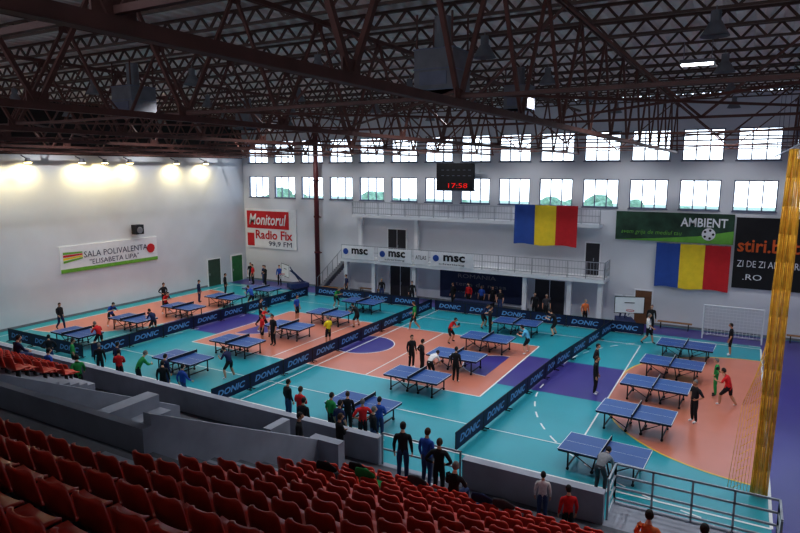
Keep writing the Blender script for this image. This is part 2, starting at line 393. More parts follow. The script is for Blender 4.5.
def bench(x,y,rz=0):
    m=MB()
    for i in range(3): m.box(-1,1,-.18+.13*i,-.08+.13*i,.42,.45,0)
    for s in (-.8,.8): m.beam((s,-.16,0),(s,-.16,.42),.04,.04,1); m.beam((s,.16,0),(s,.16,.42),.04,.04,1); m.beam((s,-.16,.38),(s,.16,.38),.04,.04,1)
    m.obj('wooden_bench',[M_wood,M_black],loc=(x,y,.006),rz=rz)
for x in (-29,-26,-3.4,3.6): bench(x,41.4 if x>-27 else 40.4)
b=MB(); b.box(-160,110,YF+.4,190,-.4,-.1); b.obj('ground',[M_grass])
for i in range(15):
    m=MB(); h=random.uniform(2.5,4.2)
    m.tube((0,0,0),(0,0,h),.3,.2,8,1)
    for k in range(7):
        m.sphere((random.uniform(-2,2),random.uniform(-2,2),h+random.uniform(0,1.6)),(random.uniform(1.1,1.9),)*3,10,7,0,fn=lambda p:p*(1+.12*math.sin(p.x*5)*math.cos(p.z*6)))
    m.obj('tree',[M_leaf,M_bark],loc=(-85+i*7.3+random.uniform(-1,1),random.uniform(66,84),-.1))

# ------------------------------------------------------------------ tables
m=MB()
m.box(-1.37,-.005,-.7625,.7625,.73,.76,0); m.box(.005,1.37,-.7625,.7625,.73,.76,0)
for y in (-.7525,.7525): m.box(-1.37,1.37,y-.01,y+.01,.7602,.762,1)
for x in (-1.36,1.36): m.box(x-.01,x+.01,-.7625,.7625,.7602,.762,1)
m.box(-1.37,1.37,-.004,.004,.7602,.7615,1)
for y in (-.74,.74): m.box(-1.35,1.35,y-.015,y+.015,.67,.73,2)
for x in (-1.34,1.34,-.06,.06): m.box(x-.015,x+.015,-.74,.74,.67,.73,2)
for x in (-1.05,1.05):
    for y in (-.6,.6):
        m.beam((x,y,.7),(x,y,.06),.045,.045,2); m.tube((x,y-.03,.05),(x,y+.03,.05),.05,.05,10,2)
    m.beam((x,-.6,.14),(x,.6,.14),.04,.04,2)
for s in (-1,1):
    for y in (-.45,.45):
        m.beam((s*.15,y,.7),(s*.28,y,.1),.04,.04,2); m.tube((s*.28,y-.03,.055),(s*.28,y+.03,.055),.055,.055,10,2); m.beam((s*.28,y,.18),(s*1.05,y,.62),.025,.025,2)
    m.beam((s*.28,-.45,.12),(s*.28,.45,.12),.04,.04,2)
m.box(-.004,.004,-.91,.91,.762,.9,3); m.box(-.006,.006,-.91,.91,.9,.914,1)
for y in (-.91,.91): m.beam((0,y,.7),(0,y,.92),.025,.025,2); m.beam((0,y,.7),(0,y*.82,.72),.03,.03,2)
TBL=m.mesh('table_tennis_table',[M_table,M_line,M_black,M_net])
tables=[(-3.5,20.2),(-3.1,24.2),(-2.85,27.9),(-2.55,31.5),(-2.25,35.2),(-12.8,19.8),(-12.5,23.9),(-12.2,27.6),(-12.0,31.4),(-11.7,35.6),
(-23.9,20.5),(-23.7,24.1),(-23.4,28.1),(-23.2,32),(-23.2,36.0),(-33,20.9),(-33.1,24.7),(-33,28.6),(-32.9,32.4),(-32.7,36.1)]
for i,(x,y) in enumerate(tables): inst('table_tennis_table',TBL,(x,y,.016),math.radians(-3 if i<5 else random.uniform(-1,1)))
m=MB(); L=1.15
m.box(-L,L,-.012,.012,.06,.72,0)
for x in (-L,L): m.beam((x,0,0),(x,0,.74),.03,.03,2)
m.beam((-L,0,.73),(L,0,.73),.03,.03,2)
for x in (-L+.1,L-.1): m.beam((x,-.2,.02),(x,.2,.02),.03,.03,2)
text(m,'DONIC',(0,-.016,.39),1.7,.30,1,'-Y',shear=.25,fat=.035); text(m,'DONIC',(0,.016,.39),1.7,.30,1,'+Y',shear=.25,fat=.035)
BAR=m.mesh('court_barrier',[M_barr,M_barrt,M_black])
def barrier_line(p0,p1):
    p0=Vector(p0);p1=Vector(p1);L=(p1-p0).length;n=round(L/2.34);d=(p1-p0)/L;a=math.atan2(d.y,d.x)
    for i in range(n): q=p0+d*(i+.5)*2.34; inst('court_barrier',BAR,(q.x,q.y,.016),a)
barrier_line((-30,19.7),(-30,38.5)); barrier_line((-19.25,17.9),(-19.25,39))
barrier_line((-8.4,19.0),(-7.8,29.6)); barrier_line((-7.78,29.7),(-6.8,38.2))
barrier_line((-18.9,38.8),(-4.7,38.8)); barrier_line((-37.3,19.4),(-30.2,19.4)); barrier_line((-29.6,38.9),(-20,38.9))
def goal(x,y):
    m=MB(); r=.04
    for s in (-1,1):
        m.tube((s*1.54,0,0),(s*1.54,0,2.04),r,r,8,0)
        m.tube((s*1.54,0,2.04),(s*1.54,.8,1.9),.025,.025,6,1); m.tube((s*1.54,.8,1.9),(s*1.54,1.0,.03),.025,.025,6,1); m.tube((s*1.54,0,.03),(s*1.54,1.0,.03),.025,.025,6,1)
        for i in range(9): z=.1+i*.22; m.beam((s*1.54,0,z),(s*1.54,.98-z*.06,z),.02,.02,2)
    m.tube((-1.54,0,2.04),(1.54,0,2.04),r,r,8,0); m.tube((-1.54,1.0,.03),(1.54,1.0,.03),.025,.025,6,1)
    for i in range(17): x_=-1.5+i*.1875; m.beam((x_,0,2.04),(x_,.8,1.9),.02,.02,2); m.beam((x_,.8,1.9),(x_,1.0,.03),.02,.02,2)
    for i in range(10): z=.1+i*.2; m.beam((-1.54,.99-z*.09,z),(1.54,.99-z*.09,z),.02,.02,2)
    m.obj('handball_goal',[M_white,M_silver,M_white],loc=(x,y,.005))
goal(-.2,40.0)
def hoop(x,y,rz):
    m=MB(); m.box(-.5,.5,-1.0,.6,.1,.5,0)
    m.beam((-.25,-.7,.5),(-.25,.3,1.5),.09,.09,0); m.beam((.25,-.7,.5),(.25,.3,1.5),.09,.09,0); m.beam((0,-.4,.5),(0,.5,1.9),.07,.07,0)
    m.beam((0,.3,1.5),(0,.85,1.7),.09,.09,0); m.box(-.9,.9,.85,.9,1.1,2.15,1)
    for z in (1.1,2.13): m.box(-.9,.9,.9,.91,z,z+.04,2)
    for s in (-.9,.86): m.box(s,s+.04,.9,.91,1.1,2.15,2)
    m.box(-.3,.3,.9,.915,1.75,1.8,2)
    for i in range(16):
        a,c=2*math.pi*i/16,2*math.pi*(i+1)/16
        m.beam((.23*math.cos(a),1.2+.23*math.sin(a),1.35),(.23*math.cos(c),1.2+.23*math.sin(c),1.35),.025,.025,3)
        m.beam((.23*math.cos(a),1.2+.23*math.sin(a),1.35),(.13*math.cos(c),1.2+.13*math.sin(c),.95),.012,.012,1)
    for sx in (-.4,.4):
        for sy in (-.8,.4): m.tube((sx-.03,sy,.06),(sx+.03,sy,.06),.06,.06,8,2)
    m.obj('basketball_hoop',[M_hoop,M_white,M_black,M_red],loc=(x,y,.005),rz=rz)
hoop(-32.7,40.3,math.radians(150)); hoop(-6.2,40.5,math.radians(200))
m=MB(); m.box(-1.4,1.4,-.35,.35,.70,.74,0)
for x in (-1.3,1.3):
    for y in (-.3,.3): m.beam((x,y,0),(x,y,.7),.04,.04,1)
m.box(-1.4,1.4,-.36,-.34,.2,.7,0); m.obj('officials_desk',[M_navy,M_black],loc=(-16.4,39.9,.005))
# ------------------------------------------------------------------ gathered divider net
m=MB(); n=54; nz=26; vs=[];fs=[]
def cr(t,k): return (.12+.05*k+.02*math.sin(k*5))*(1+.3*math.sin(7*t+k*3)+.12*math.sin(13*t-k*4))
for j in range(nz+1):
    k=j/nz; z=10.55-k*10.5
    for i in range(n):
        t=2*math.pi*i/n; r=cr(t,k); vs.append((r*math.cos(t)*1.2-.12*k,r*math.sin(t),z))
for j in range(nz):
    for i in range(n): fs.append((j*n+i,(j+1)*n+i,(j+1)*n+(i+1)%n,j*n+(i+1)%n))
m.add(vs,fs,0)
for q in range(22):
    t=2*math.pi*q/22; pr=None
    for j in range(0,nz+1,2):
        k=j/nz; r=cr(t,k)*1.03; p=(r*math.cos(t+k*.3)*1.2-.12*k,r*math.sin(t+k*.3),10.55-k*10.5)
        if pr: m.beam(pr,p,.016,.016,1)
        pr=p
for i in range(9):
    x=-.22-.07*i
    m.beam((x*.4,0,7.2-.35*i),(x,-.1-.05*i,3),.011,.011,1); m.beam((x,-.1-.05*i,3),(x*1.25,-.1,.1),.011,.011,1)
for i in range(16): m.beam((-.2-.02*i,-.1,4.6-.28*i),(-.42-.03*i,-.3,4.4-.28*i),.009,.009,1)
m.obj('divider_net_curtain',[M_curt,M_cord],True,loc=(1.12,20.9,0.01))
m=MB(); m.beam((1.12,16,10.65),(1.12,41.9,10.65),.05,.05,0)
for y in range(17,42,5): m.beam((1.12,y,10.65),(1.12,y,13.7),.02,.02,0)
m.obj('curtain_rail',[M_frame])

# ------------------------------------------------------------------ grandstand
YS,ZS=13.3,1.6
PX0,PX1,PY0,PY1=-16.0,-10.0,7.7,YS
GX0,GX1=XL+.02,XR-.02
m=MB(); K=26
def ledge(k): return min(-20.2+.8*k*1.0,-16.3)
for k in range(K):
    y1=YS-.8*k; y0=y1-.8; z=min(ZS+.4*k,8.5)
    if y0< YB: break
    if y1>PY0+.01:
        m.box(GX0,PX0,y0,y1,0,z,0); m.box(PX1,GX1,y0,y1,0,z,0)
        if y0<PY0: m.box(PX0,PX1,y0,PY0,0,z,0)
    else: m.box(GX0,GX1,y0,y1,0,z,0)
    if k<8: m.box(GX0,ledge(k),y0,y1,z,z+.7,1)
    if 0<k<12: m.box(-9.7,-8.7,y1,y1+.38,max(0,z-.4),z-.2,1)
m.slope(PX1-.22,PX1,PY0,YS,.9,5.2,2.4,1); m.slope(PX0,PX0+.22,PY0,YS,.9,5.1,2.3,1)
m.box(PX0,PX1,PY0-.2,PY0,4,4.95,1)
m.box(PX0,PX1,PY0,PY1,0,.9,0); m.box(GX0,GX1,YS,15.2,0,1.0,0)
m.box(GX0,-9.3,15.2,15.42,0,1.8,1); m.box(-6.5,-2.6,15.2,15.42,0,1.8,1); m.box(-9.3,-6.5,15.2,15.42,0,1.0,1); m.box(1.3,GX1,15.2,15.42,0,1.8,1)
m.box(-2.6,1.3,15.2,16.6,0,1.0,1)
for i in range(6): m.box(PX0+.5+i*.5,PX0+1.0+i*.5,PY0+2.3,PY0+4.2,.9,3.3-.4*i,1)
m.box(GX0,-9.3,15.16,15.46,1.8,1.86,1); m.box(-6.5,-2.6,15.16,15.46,1.8,1.86,1)
m.box(-12.2,-11.9,YS,14.2,1.0,2.3,1); m.box(-10.3,-9.3,13.1,13.4,1.0,2.5,1)
m.obj('grandstand',[M_conc,M_concl])
m=MB()
railing(m,(-2.55,16.5,1.01),(1.25,16.5,1.01),1.1,0,1.0,False,(1,.7,.4,.1)); railing(m,(1.25,16.5,1.01),(1.25,15.5,1.01),1.1,0,1,False,(1,.7,.4,.1)); railing(m,(-2.55,16.5,1.01),(-2.55,15.5,1.01),1.1,0,1,False,(1,.7,.4,.1))
m.obj('platform_railing',[M_silver])
m=MB(); railing(m,(-9.2,15.3,1.01),(-6.6,15.3,1.01),1.0,0,.8,False,(1,.5)); m.obj('steel_railing',[M_silver])
m=MB(); m.tube((0,0,0),(0,0,.5),.09,.09,14,0); m.tube((0,0,.5),(0,0,.58),.09,.03,14,0); m.tube((0,0,.58),(0,0,.66),.03,.03,8,1); m.beam((0,0,.64),(.12,0,.66),.03,.02,1); m.tube((.1,0,.64),(.12,0,.25),.012,.012,6,1)
m.obj('fire_extinguisher',[M_red,M_black],loc=(-13.6,13.9,1.01))
m=MB(); m.tube((0,0,0),(0,0,.7),.2,.26,16,0,False); m.tube((0,0,0),(0,0,.02),.2,.2,16,0); m.tube((0,0,.68),(0,0,.72),.28,.28,16,0,False)
m.obj('litter_bin',[mat('bin_green',(70,110,90),.5)],loc=(-18.0,13.9,1.01))
prof=[(.22,.40,.90),(.21,.435,.97),(.10,.44,1),(-.06,.425,1),(-.16,.44,1),(-.205,.52,1),(-.235,.66,1),(-.255,.77,.94),(-.262,.81,.8),(-.262,.825,.55)]
nx=6; sv=[];sf=[]
for side in (0,1):
    for (y,z,wf) in prof:
        for i in range(nx+1):
            u=-1+2*i/nx; x=.225*wf*u; e=abs(u)**3
            yy=y+(.045*e if z>.46 else 0); zz=z+(.03*e if z<.46 else 0)
            if side:
                if z>.46: yy-=.025
                else: zz-=.025; yy-=.01
            sv.append((x,yy,zz))
P=len(prof);S=P*(nx+1)
for j in range(P-1):
    for i in range(nx):
        a=j*(nx+1)+i; sf.append((a,a+1,a+nx+2,a+nx+1)); sf.append((S+a,S+a+nx+1,S+a+nx+2,S+a+1))
for j in range(P-1):
    for i in (0,nx): a=j*(nx+1)+i; c=a+nx+1; sf.append((a,c,S+c,S+a) if i==0 else (a,S+a,S+c,c))
for j in (0,P-1):
    for i in range(nx): a=j*(nx+1)+i; sf.append((a,a+1,S+a+1,S+a))
t=MB(); t.v=list(sv); t.f=list(sf); t.m=[0]*len(sf)
t.box(-.03,.03,-.15,.15,.36,.42,1); t.box(-.025,.025,-.05,.05,0.01,.38,1)
SV=np.array(t.v);SF=t.f;SM=t.m
def seats(rows,name):
    V=[];F=[];MM=[];o=0
    for (y,z,x0,x1) in rows:
        n=int((x1-x0)/.52)
        for i in range(n):
            V.append(SV+np.array((x0+.26+i*.52,y,z))); F.extend([tuple(q+o for q in f) for f in SF]); MM.extend(SM); o+=len(SV)
    m=MB(); m.v=np.concatenate(V).tolist(); m.f=F; m.m=MM
    m.obj(name,[M_seat,M_black],True)
rows=[]
for k in range(15):
    y=YS-.4-.8*k; z=ZS+.4*k
    if y>9.5: x0=-8.3
    elif y>7.6: x0=-7.4
    elif y>5.0: x0=-7.5
    else: x0=-17
    x1={0:.3,1:.9,2:1.4}.get(k,2.5)
    rows.append((y-.08,z,x0,x1))
seats(rows,'grandstand_seats')
rows=[]
for k in range(8):
    y=YS-.4-.8*k; rows.append((y-.08,ZS+.7+.4*k,-39.3,ledge(k)-.1))
seats(rows,'grandstand_seats')

# ------------------------------------------------------------------ people
BASE=dict(pelvis=(0,0,.95),spine=(0,0,1.12),chest=(0,.0,1.30),nb=(0,-.01,1.44),neck=(0,.0,1.51),head=(0,.015,1.57),
 hL=(-.09,0,.90),kL=(-.10,.02,.50),aL=(-.11,-.03,.09),tL=(-.13,.13,.045),hR=(.09,0,.90),kR=(.10,.02,.50),aR=(.11,-.03,.09),tR=(.13,.13,.045),
 sL=(-.175,-.01,1.40),eL=(-.24,-.03,1.13),wL=(-.25,.06,.89),pL=(-.25,.085,.82),sR=(.175,-.01,1.40),eR=(.24,-.03,1.13),wR=(.25,.06,.89),pR=(.25,.085,.82))
def P_(**k): d=dict(BASE); d.update(k); return d
POSES={
'stand':(P_(),0,False),
'hips':(P_(eL=(-.37,-.08,1.16),wL=(-.2,.03,1.03),pL=(-.15,.08,1.0),eR=(.37,-.08,1.16),wR=(.2,.03,1.03),pR=(.15,.08,1.0)),0,False),
'cross':(P_(eL=(-.24,.04,1.14),wL=(.0,.19,1.19),pL=(.08,.17,1.21),eR=(.24,.04,1.14),wR=(-.02,.22,1.13),pR=(-.1,.2,1.14),kL=(-.1,.06,.5),aL=(-.13,.0,.09),tL=(-.16,.15,.045)),0,False),
'walk':(P_(kL=(-.09,.2,.52),aL=(-.09,.27,.1),tL=(-.09,.42,.06),kR=(.09,-.02,.49),aR=(.09,-.33,.15),tR=(.09,-.2,.045),eL=(-.25,-.12,1.16),wL=(-.26,-.08,.93),pL=(-.26,-.05,.86),eR=(.25,.08,1.15),wR=(.25,.25,1.0),pR=(.25,.31,.97)),0,False),
'ready':(P_(pelvis=(0,-.1,.83),spine=(0,-.04,.98),chest=(0,.07,1.13),nb=(0,.15,1.25),neck=(0,.2,1.30),head=(0,.24,1.35),hL=(-.1,-.09,.79),hR=(.1,-.09,.79),
 kL=(-.22,.10,.46),kR=(.22,.08,.46),aL=(-.27,-.04,.09),aR=(.27,-.06,.09),tL=(-.31,.12,.045),tR=(.31,.1,.045),sL=(-.175,.11,1.21),sR=(.175,.11,1.21),
 eL=(-.29,.17,.97),wL=(-.2,.38,1.0),pL=(-.17,.45,1.02),eR=(.30,.15,.98),wR=(.22,.38,1.04),pR=(.2,.45,1.06)),-.25,True),
'stroke':(P_(pelvis=(0,-.05,.87),spine=(0,-.01,1.02),chest=(0,.08,1.18),nb=(.0,.14,1.31),neck=(0,.18,1.37),head=(0,.21,1.43),hL=(-.1,-.05,.82),hR=(.1,-.05,.82),
 kL=(-.17,.22,.48),kR=(.2,-.02,.46),aL=(-.2,.2,.09),aR=(.26,-.26,.1),tL=(-.22,.36,.045),tR=(.31,-.11,.045),sL=(-.17,.05,1.27),sR=(.17,.15,1.27),
 eL=(-.33,.1,1.07),wL=(-.33,.32,1.1),pL=(-.31,.39,1.12),eR=(.34,.3,1.13),wR=(.36,.52,1.25),pR=(.35,.59,1.28)),-.2,True),
'lean':(P_(pelvis=(0,-.14,.95),spine=(0,-.06,1.1),chest=(0,.06,1.25),nb=(0,.13,1.38),neck=(0,.17,1.44),head=(0,.2,1.5),hL=(-.09,-.14,.9),hR=(.09,-.14,.9),aL=(-.11,-.1,.09),aR=(.11,-.1,.09),tL=(-.13,.06,.045),tR=(.13,.06,.045),kL=(-.1,-.08,.5),kR=(.1,-.05,.5),
 sL=(-.17,.11,1.33),sR=(.17,.11,1.33),eL=(-.22,.25,1.08),wL=(-.08,.42,1.02),pL=(-.02,.47,1.02),eR=(.22,.25,1.08),wR=(.08,.42,1.06),pR=(.02,.47,1.07)),-.3,False),
'bend':(P_(pelvis=(0,-.2,.9),spine=(0,-.06,1.02),chest=(0,.12,1.1),nb=(0,.25,1.14),neck=(0,.31,1.15),head=(0,.37,1.16),hL=(-.09,-.2,.86),hR=(.09,-.2,.86),
 kL=(-.12,-.02,.48),kR=(.12,-.02,.48),aL=(-.13,-.1,.09),aR=(.13,-.1,.09),tL=(-.15,.06,.045),tR=(.15,.06,.045),
 sL=(-.17,.22,1.1),sR=(.17,.22,1.1),eL=(-.22,.3,.85),wL=(-.17,.42,.66),pL=(-.15,.46,.6),eR=(.22,.3,.85),wR=(.17,.42,.66),pR=(.15,.46,.6)),-.8,False),
'sit':(P_(pelvis=(0,-.05,.58),spine=(0,-.06,.74),chest=(0,-.02,.91),nb=(0,.0,1.05),neck=(0,.02,1.12),head=(0,.04,1.18),hL=(-.1,.0,.56),hR=(.1,.0,.56),
 kL=(-.16,.42,.53),kR=(.16,.42,.53),aL=(-.16,.36,.09),aR=(.16,.4,.09),tL=(-.18,.52,.045),tR=(.18,.56,.045),sL=(-.17,.0,1.01),sR=(.17,.0,1.01),
 eL=(-.25,.1,.77),wL=(-.17,.3,.67),pL=(-.15,.37,.65),eR=(.25,.1,.77),wR=(.17,.3,.67),pR=(.15,.37,.65)),-.1,False),
}
RAD=dict(pelvis=.145,spine=.13,chest=.15,nb=.09,neck=.058,head=.05,h=.105,k=.068,a=.048,t=.044,s=.078,e=.05,w=.03,p=.028)
def lerp(a,b,t): return tuple(a[i]*(1-t)+b[i]*t for i in range(3))
def build_person(name,pose,tilt,racket):
    J=dict(pose); V=[];R=[];E=[];idx={}
    def addv(n,p,r): idx[n]=len(V); V.append(p); R.append(r)
    for n in ('pelvis','spine','chest','nb','neck','head'): addv(n,J[n],RAD[n])
    for s in 'LR':
        for n in 'hkat': addv(n+s,J[n+s],RAD[n])
        addv('th'+s,lerp(J['h'+s],J['k'+s],.45),.094); addv('ca'+s,lerp(J['k'+s],J['a'+s],.35),.068)
        for n in 'sewp': addv(n+s,J[n+s],RAD[n])
        addv('ua'+s,lerp(J['s'+s],J['e'+s],.5),.060); addv('fa'+s,lerp(J['e'+s],J['w'+s],.35),.048)
    def e(a,c): E.append((idx[a],idx[c]))
    e('pelvis','spine');e('spine','chest');e('chest','nb');e('nb','neck');e('neck','head')
    bones=[('pelvis','spine',0),('spine','chest',0),('chest','nb',0),('nb','neck',2),('neck','head',2)]
    for s in 'LR':
        e('pelvis','h'+s);e('h'+s,'th'+s);e('th'+s,'k'+s);e('k'+s,'ca'+s);e('ca'+s,'a'+s);e('a'+s,'t'+s)
        e('chest','s'+s);e('s'+s,'ua'+s);e('ua'+s,'e'+s);e('e'+s,'fa'+s);e('fa'+s,'w'+s);e('w'+s,'p'+s)
        bones+=[('h'+s,'th'+s,1),('th'+s,'k'+s,1),('k'+s,'ca'+s,6),('ca'+s,'a'+s,6),('a'+s,'t'+s,4),('chest','s'+s,0),('s'+s,'ua'+s,0),('ua'+s,'e'+s,0),('e'+s,'fa'+s,7),('fa'+s,'w'+s,7),('w'+s,'p'+s,2),('pelvis','h'+s,1)]
    me=bpy.data.meshes.new('sk'); me.from_pydata(V,E,[]); ob=bpy.data.objects.new('sk',me); COL.objects.link(ob)
    md=ob.modifiers.new('s','SKIN'); md.branch_smoothing=.6; md.use_smooth_shade=True
    sd=me.skin_vertices[0].data
    for i,r in enumerate(R): sd[i].radius=(r,r); sd[i].use_root=(i==0)
    md2=ob.modifiers.new('u','SUBSURF'); md2.levels=1; md2.render_levels=1
    bpy.context.view_layer.update(); dg=bpy.context.evaluated_depsgraph_get()
    nm=bpy.data.meshes.new_from_object(ob.evaluated_get(dg)); bpy.data.objects.remove(ob)
    B=MB(); vs=[Vector(v.co) for v in nm.vertices]; fs=[tuple(p.vertices) for p in nm.polygons]; mt=[]
    seg=[(Vector(V[idx[a]]),Vector(V[idx[c]]),R[idx[a]],R[idx[c]],l) for a,c,l in bones]
    for f in fs:
        c=sum((vs[i] for i in f),Vector())/len(f); best=None
        for a,d,ra,rd,l in seg:
            ab=d-a; t=max(0,min(1,(c-a).dot(ab)/max(ab.length_squared,1e-9))); q=(c-(a+ab*t)).length/(ra*(1-t)+rd*t)
            if best is None or q<best[0]: best=(q,l)
        mt.append(best[1])
    B.add(vs,fs,mt)
    hd=Vector(J['head']); dirn=(Vector(J['head'])-Vector(J['neck'])).normalized()
    Mh=Matrix.Translation(hd+Vector((0,.01,0))+dirn*.07)@Matrix.Rotation(tilt,4,'X')
    def face(p):
        q=p.copy()
        if q.z<-.03: k=(-.03-q.z)/.085; q.x*=1-.35*k; q.y*=1-.15*k
        if q.y>.06 and abs(q.x)<.028 and -.035<q.z<.02: q.y+=.024
        if q.y>.05 and .008<q.z<.035 and .015<abs(q.x)<.05: q.y-=.006
        return q
    B.sphere((0,0,0),(.078,.097,.118),20,16,2,Mh,face)
    hb=MB(); hb.sphere((0,-.008,.012),(.087,.105,.12),18,14,3)
    hv=[Vector(p) for p in hb.v]; keep=[]
    for f in hb.f:
        c=sum((hv[i] for i in f),Vector())/4
        if (c.z>.055) or (c.y<.02 and c.z>-.02) or (c.y<-.03 and c.z>-.065): keep.append(f)
    B.add(hv,keep,3,Mh)
    for s in (-1,1):
        B.sphere((s*.03,.086,.012),(.011,.008,.008),8,6,5,Mh); B.sphere((s*.08,-.005,-.005),(.01,.02,.03),8,6,2,Mh)
        B.box(s*.03-.016,s*.03+.016,.087,.093,.028,.034,3,Mh)
    B.box(-.022,.022,.078,.09,-.058,-.048,5,Mh)
    for s,sg in (('L',-1),('R',1)):
        w=Vector(J['w'+s]);p=Vector(J['p'+s]);d=(p-w).normalized()
        side=d.cross(Vector((-sg,0,0)) if abs(d.x)<.8 else Vector((0,0,1))).normalized(); nrm=side.cross(d).normalized()
        Mx=Matrix((tuple(side)+(0,),tuple(nrm)+(0,),tuple(d)+(0,),(0,0,0,1))).transposed(); Mx=Matrix.Translation(p)@Mx
        B.sphere((0,0,.01),(.042,.02,.05),10,8,2,Mx)
        curl=.9 if (racket and s=='R') else .45
        for k,ln in enumerate((.070,.078,.073,.058)):
            u=(-.030+.020*k); a0=Vector((u,0,.045)); a=curl*.5
            a1=a0+Vector((0,math.sin(a)*ln*.5,math.cos(a)*ln*.5)); a=curl*1.4; a2=a1+Vector((0,math.sin(a)*ln*.3,math.cos(a)*ln*.3)); a=curl*2.1; a3=a2+Vector((0,math.sin(a)*ln*.25,math.cos(a)*ln*.25))
            for q0,q1,r0,r1 in ((a0,a1,.0095,.009),(a1,a2,.009,.008),(a2,a3,.008,.006)): B.tube(Mx@q0,Mx@q1,r0,r1,6,2)
        t0=Vector((-.034,.0,.0));t1=t0+Vector((-.022,.012,.028));t2=t1+Vector((-.004,.014,.026))
        B.tube(Mx@t0,Mx@t1,.013,.011,6,2);B.tube(Mx@t1,Mx@t2,.011,.008,6,2)
        if racket and s=='R':
            c0=Mx@Vector((0,.02,.05)); up=Vector((-.35,.35,.85)).normalized(); B.tube(c0-up*.05,c0+up*.07,.013,.013,6,3)
            cc=c0+up*.15; B.tube(cc-Vector((.3,.9,0)).normalized()*.007,cc+Vector((.3,.9,0)).normalized()*.007,.078,.078,16,5)
    m2=B.mesh(name,[],True)
    for i in range(8): m2.materials.append(MATS['white_paint'])
    m2.polygons.foreach_set('material_index',B.m)
    return m2
PM={k:build_person('person_'+k,*v) for k,v in POSES.items()}
SK=[mat('skin_light',(215,168,142),.6,var=.05),mat('skin_tan',(192,142,115),.6,var=.05)]
HR=[mat('hair_dark',(34,26,24),.7),mat('hair_brown',(70,48,34),.7),mat('hair_grey',(120,115,112),.7)]
CL={'k':(28,28,34),'r':(205,36,42),'b':(48,88,175),'n':(32,44,84),'g':(44,148,80),'G':(140,142,148),'w':(225,225,226),'y':(245,222,45),'c':(100,185,220),'t':(30,110,110),'o':(220,125,75),'j':(56,74,116),'d':(72,70,76)}
def person(pose,x,y,z,rot,shirt,leg,shorts=False,longs=False,sc=1.0,name='person'):
    o=bpy.data.objects.new(name,PM[pose]); COL.objects.link(o); o.location=(x,y,z); o.rotation_euler=(0,0,math.radians(rot)); o.scale=(sc,sc,sc)
    sk=random.choice(SK); c=mat('cloth_'+shirt,CL[shirt],.85,scale=12); l=mat('cloth_'+leg,CL[leg],.85,scale=12)
    ms=[c,l,sk,random.choice((HR[0],HR[0],HR[1],HR[2])),M_white if random.random()<.5 else M_black,M_black,sk if shorts else l,c if longs else sk]
    for i,mm in enumerate(ms): o.material_slots[i].link='OBJECT'; o.material_slots[i].material=mm
    return o
F=.016
TP='table_tennis_player'; SP='spectator'
for a in [
 ('stand',-36.8,18.4,F,-60,'k','k',0,1),('walk',-37,22.4,F,-90,'k','n',0,1),('ready',-31.2,21.0,F,90,'r','k',1,0),('ready',-31.25,24.7,F,90,'n','k',1,0),
 ('ready',-35.1,24.6,F,-90,'b','k',1,0),('hips',-36.6,30,F,-90,'k','k',0,1),('stand',-35.6,32.4,F,-60,'n','n',0,1),('ready',-31.1,33.2,F,90,'b','k',1,0),('ready',-34.9,28.7,F,-90,'r','k',1,0),('stand',-36,35.5,F,-60,'k','k',0,1),
 ('stroke',-25.6,28.3,F,-90,'r','k',1,0),('walk',-26.6,29.2,F,-70,'k','k',0,0),('stand',-23.9,26.3,F,150,'r','k',1,0),('stand',-23.0,26.2,F,170,'k','k',0,0),
 ('cross',-20.3,27.8,F,70,'y','k',1,0),('ready',-25.6,36.1,F,-90,'g','k',1,0),('walk',-17.6,33.2,F,100,'g','k',1,0),('stand',-25.6,31.6,F,-90,'b','k',1,0),('ready',-21.2,32.1,F,90,'k','k',1,0),
 ('stand',-14.2,26.5,F,-120,'k','k',0,1),('hips',-13.4,26.1,F,-40,'k','k',0,1),('bend',-12.6,25.6,F,-10,'w','k',0,0),('stand',-11.4,25.7,F,0,'k','k',0,1),
 ('ready',-14.4,31.7,F,-90,'r','k',1,0),('stand',-13.0,34.3,F,-60,'k','k',0,1),('ready',-9.9,31.8,F,90,'c','k',1,0),('ready',-14.0,35.8,F,-90,'n','k',1,0),
 ('hips',-5.7,29.4,F,-90,'k','k',0,1),('stand',-5.3,27.3,F,-90,'k','k',0,1),('walk',-4.4,37.0,F,-90,'w','k',1,0),
 ('stroke',-.1,28.6,F,60,'r','k',1,0),('hips',-.6,29.7,F,90,'g','g',0,1),('hips',-1.2,26.0,F,130,'k','k',0,0),('bend',-3.3,18.75,F,-10,'G','d',0,0),
 ('stand',-.2,36.8,F,90,'k','k',1,0),('ready',-9.6,36.2,F,90,'k','k',1,0),('ready',-21.2,20.9,F,90,'n','k',1,0)]:
    person(a[0],a[1],a[2],a[3],a[4],a[5],a[6],bool(a[7]),bool(a[8]),random.uniform(.98,1.06),TP if a[0] in('ready','stroke') else 'person')
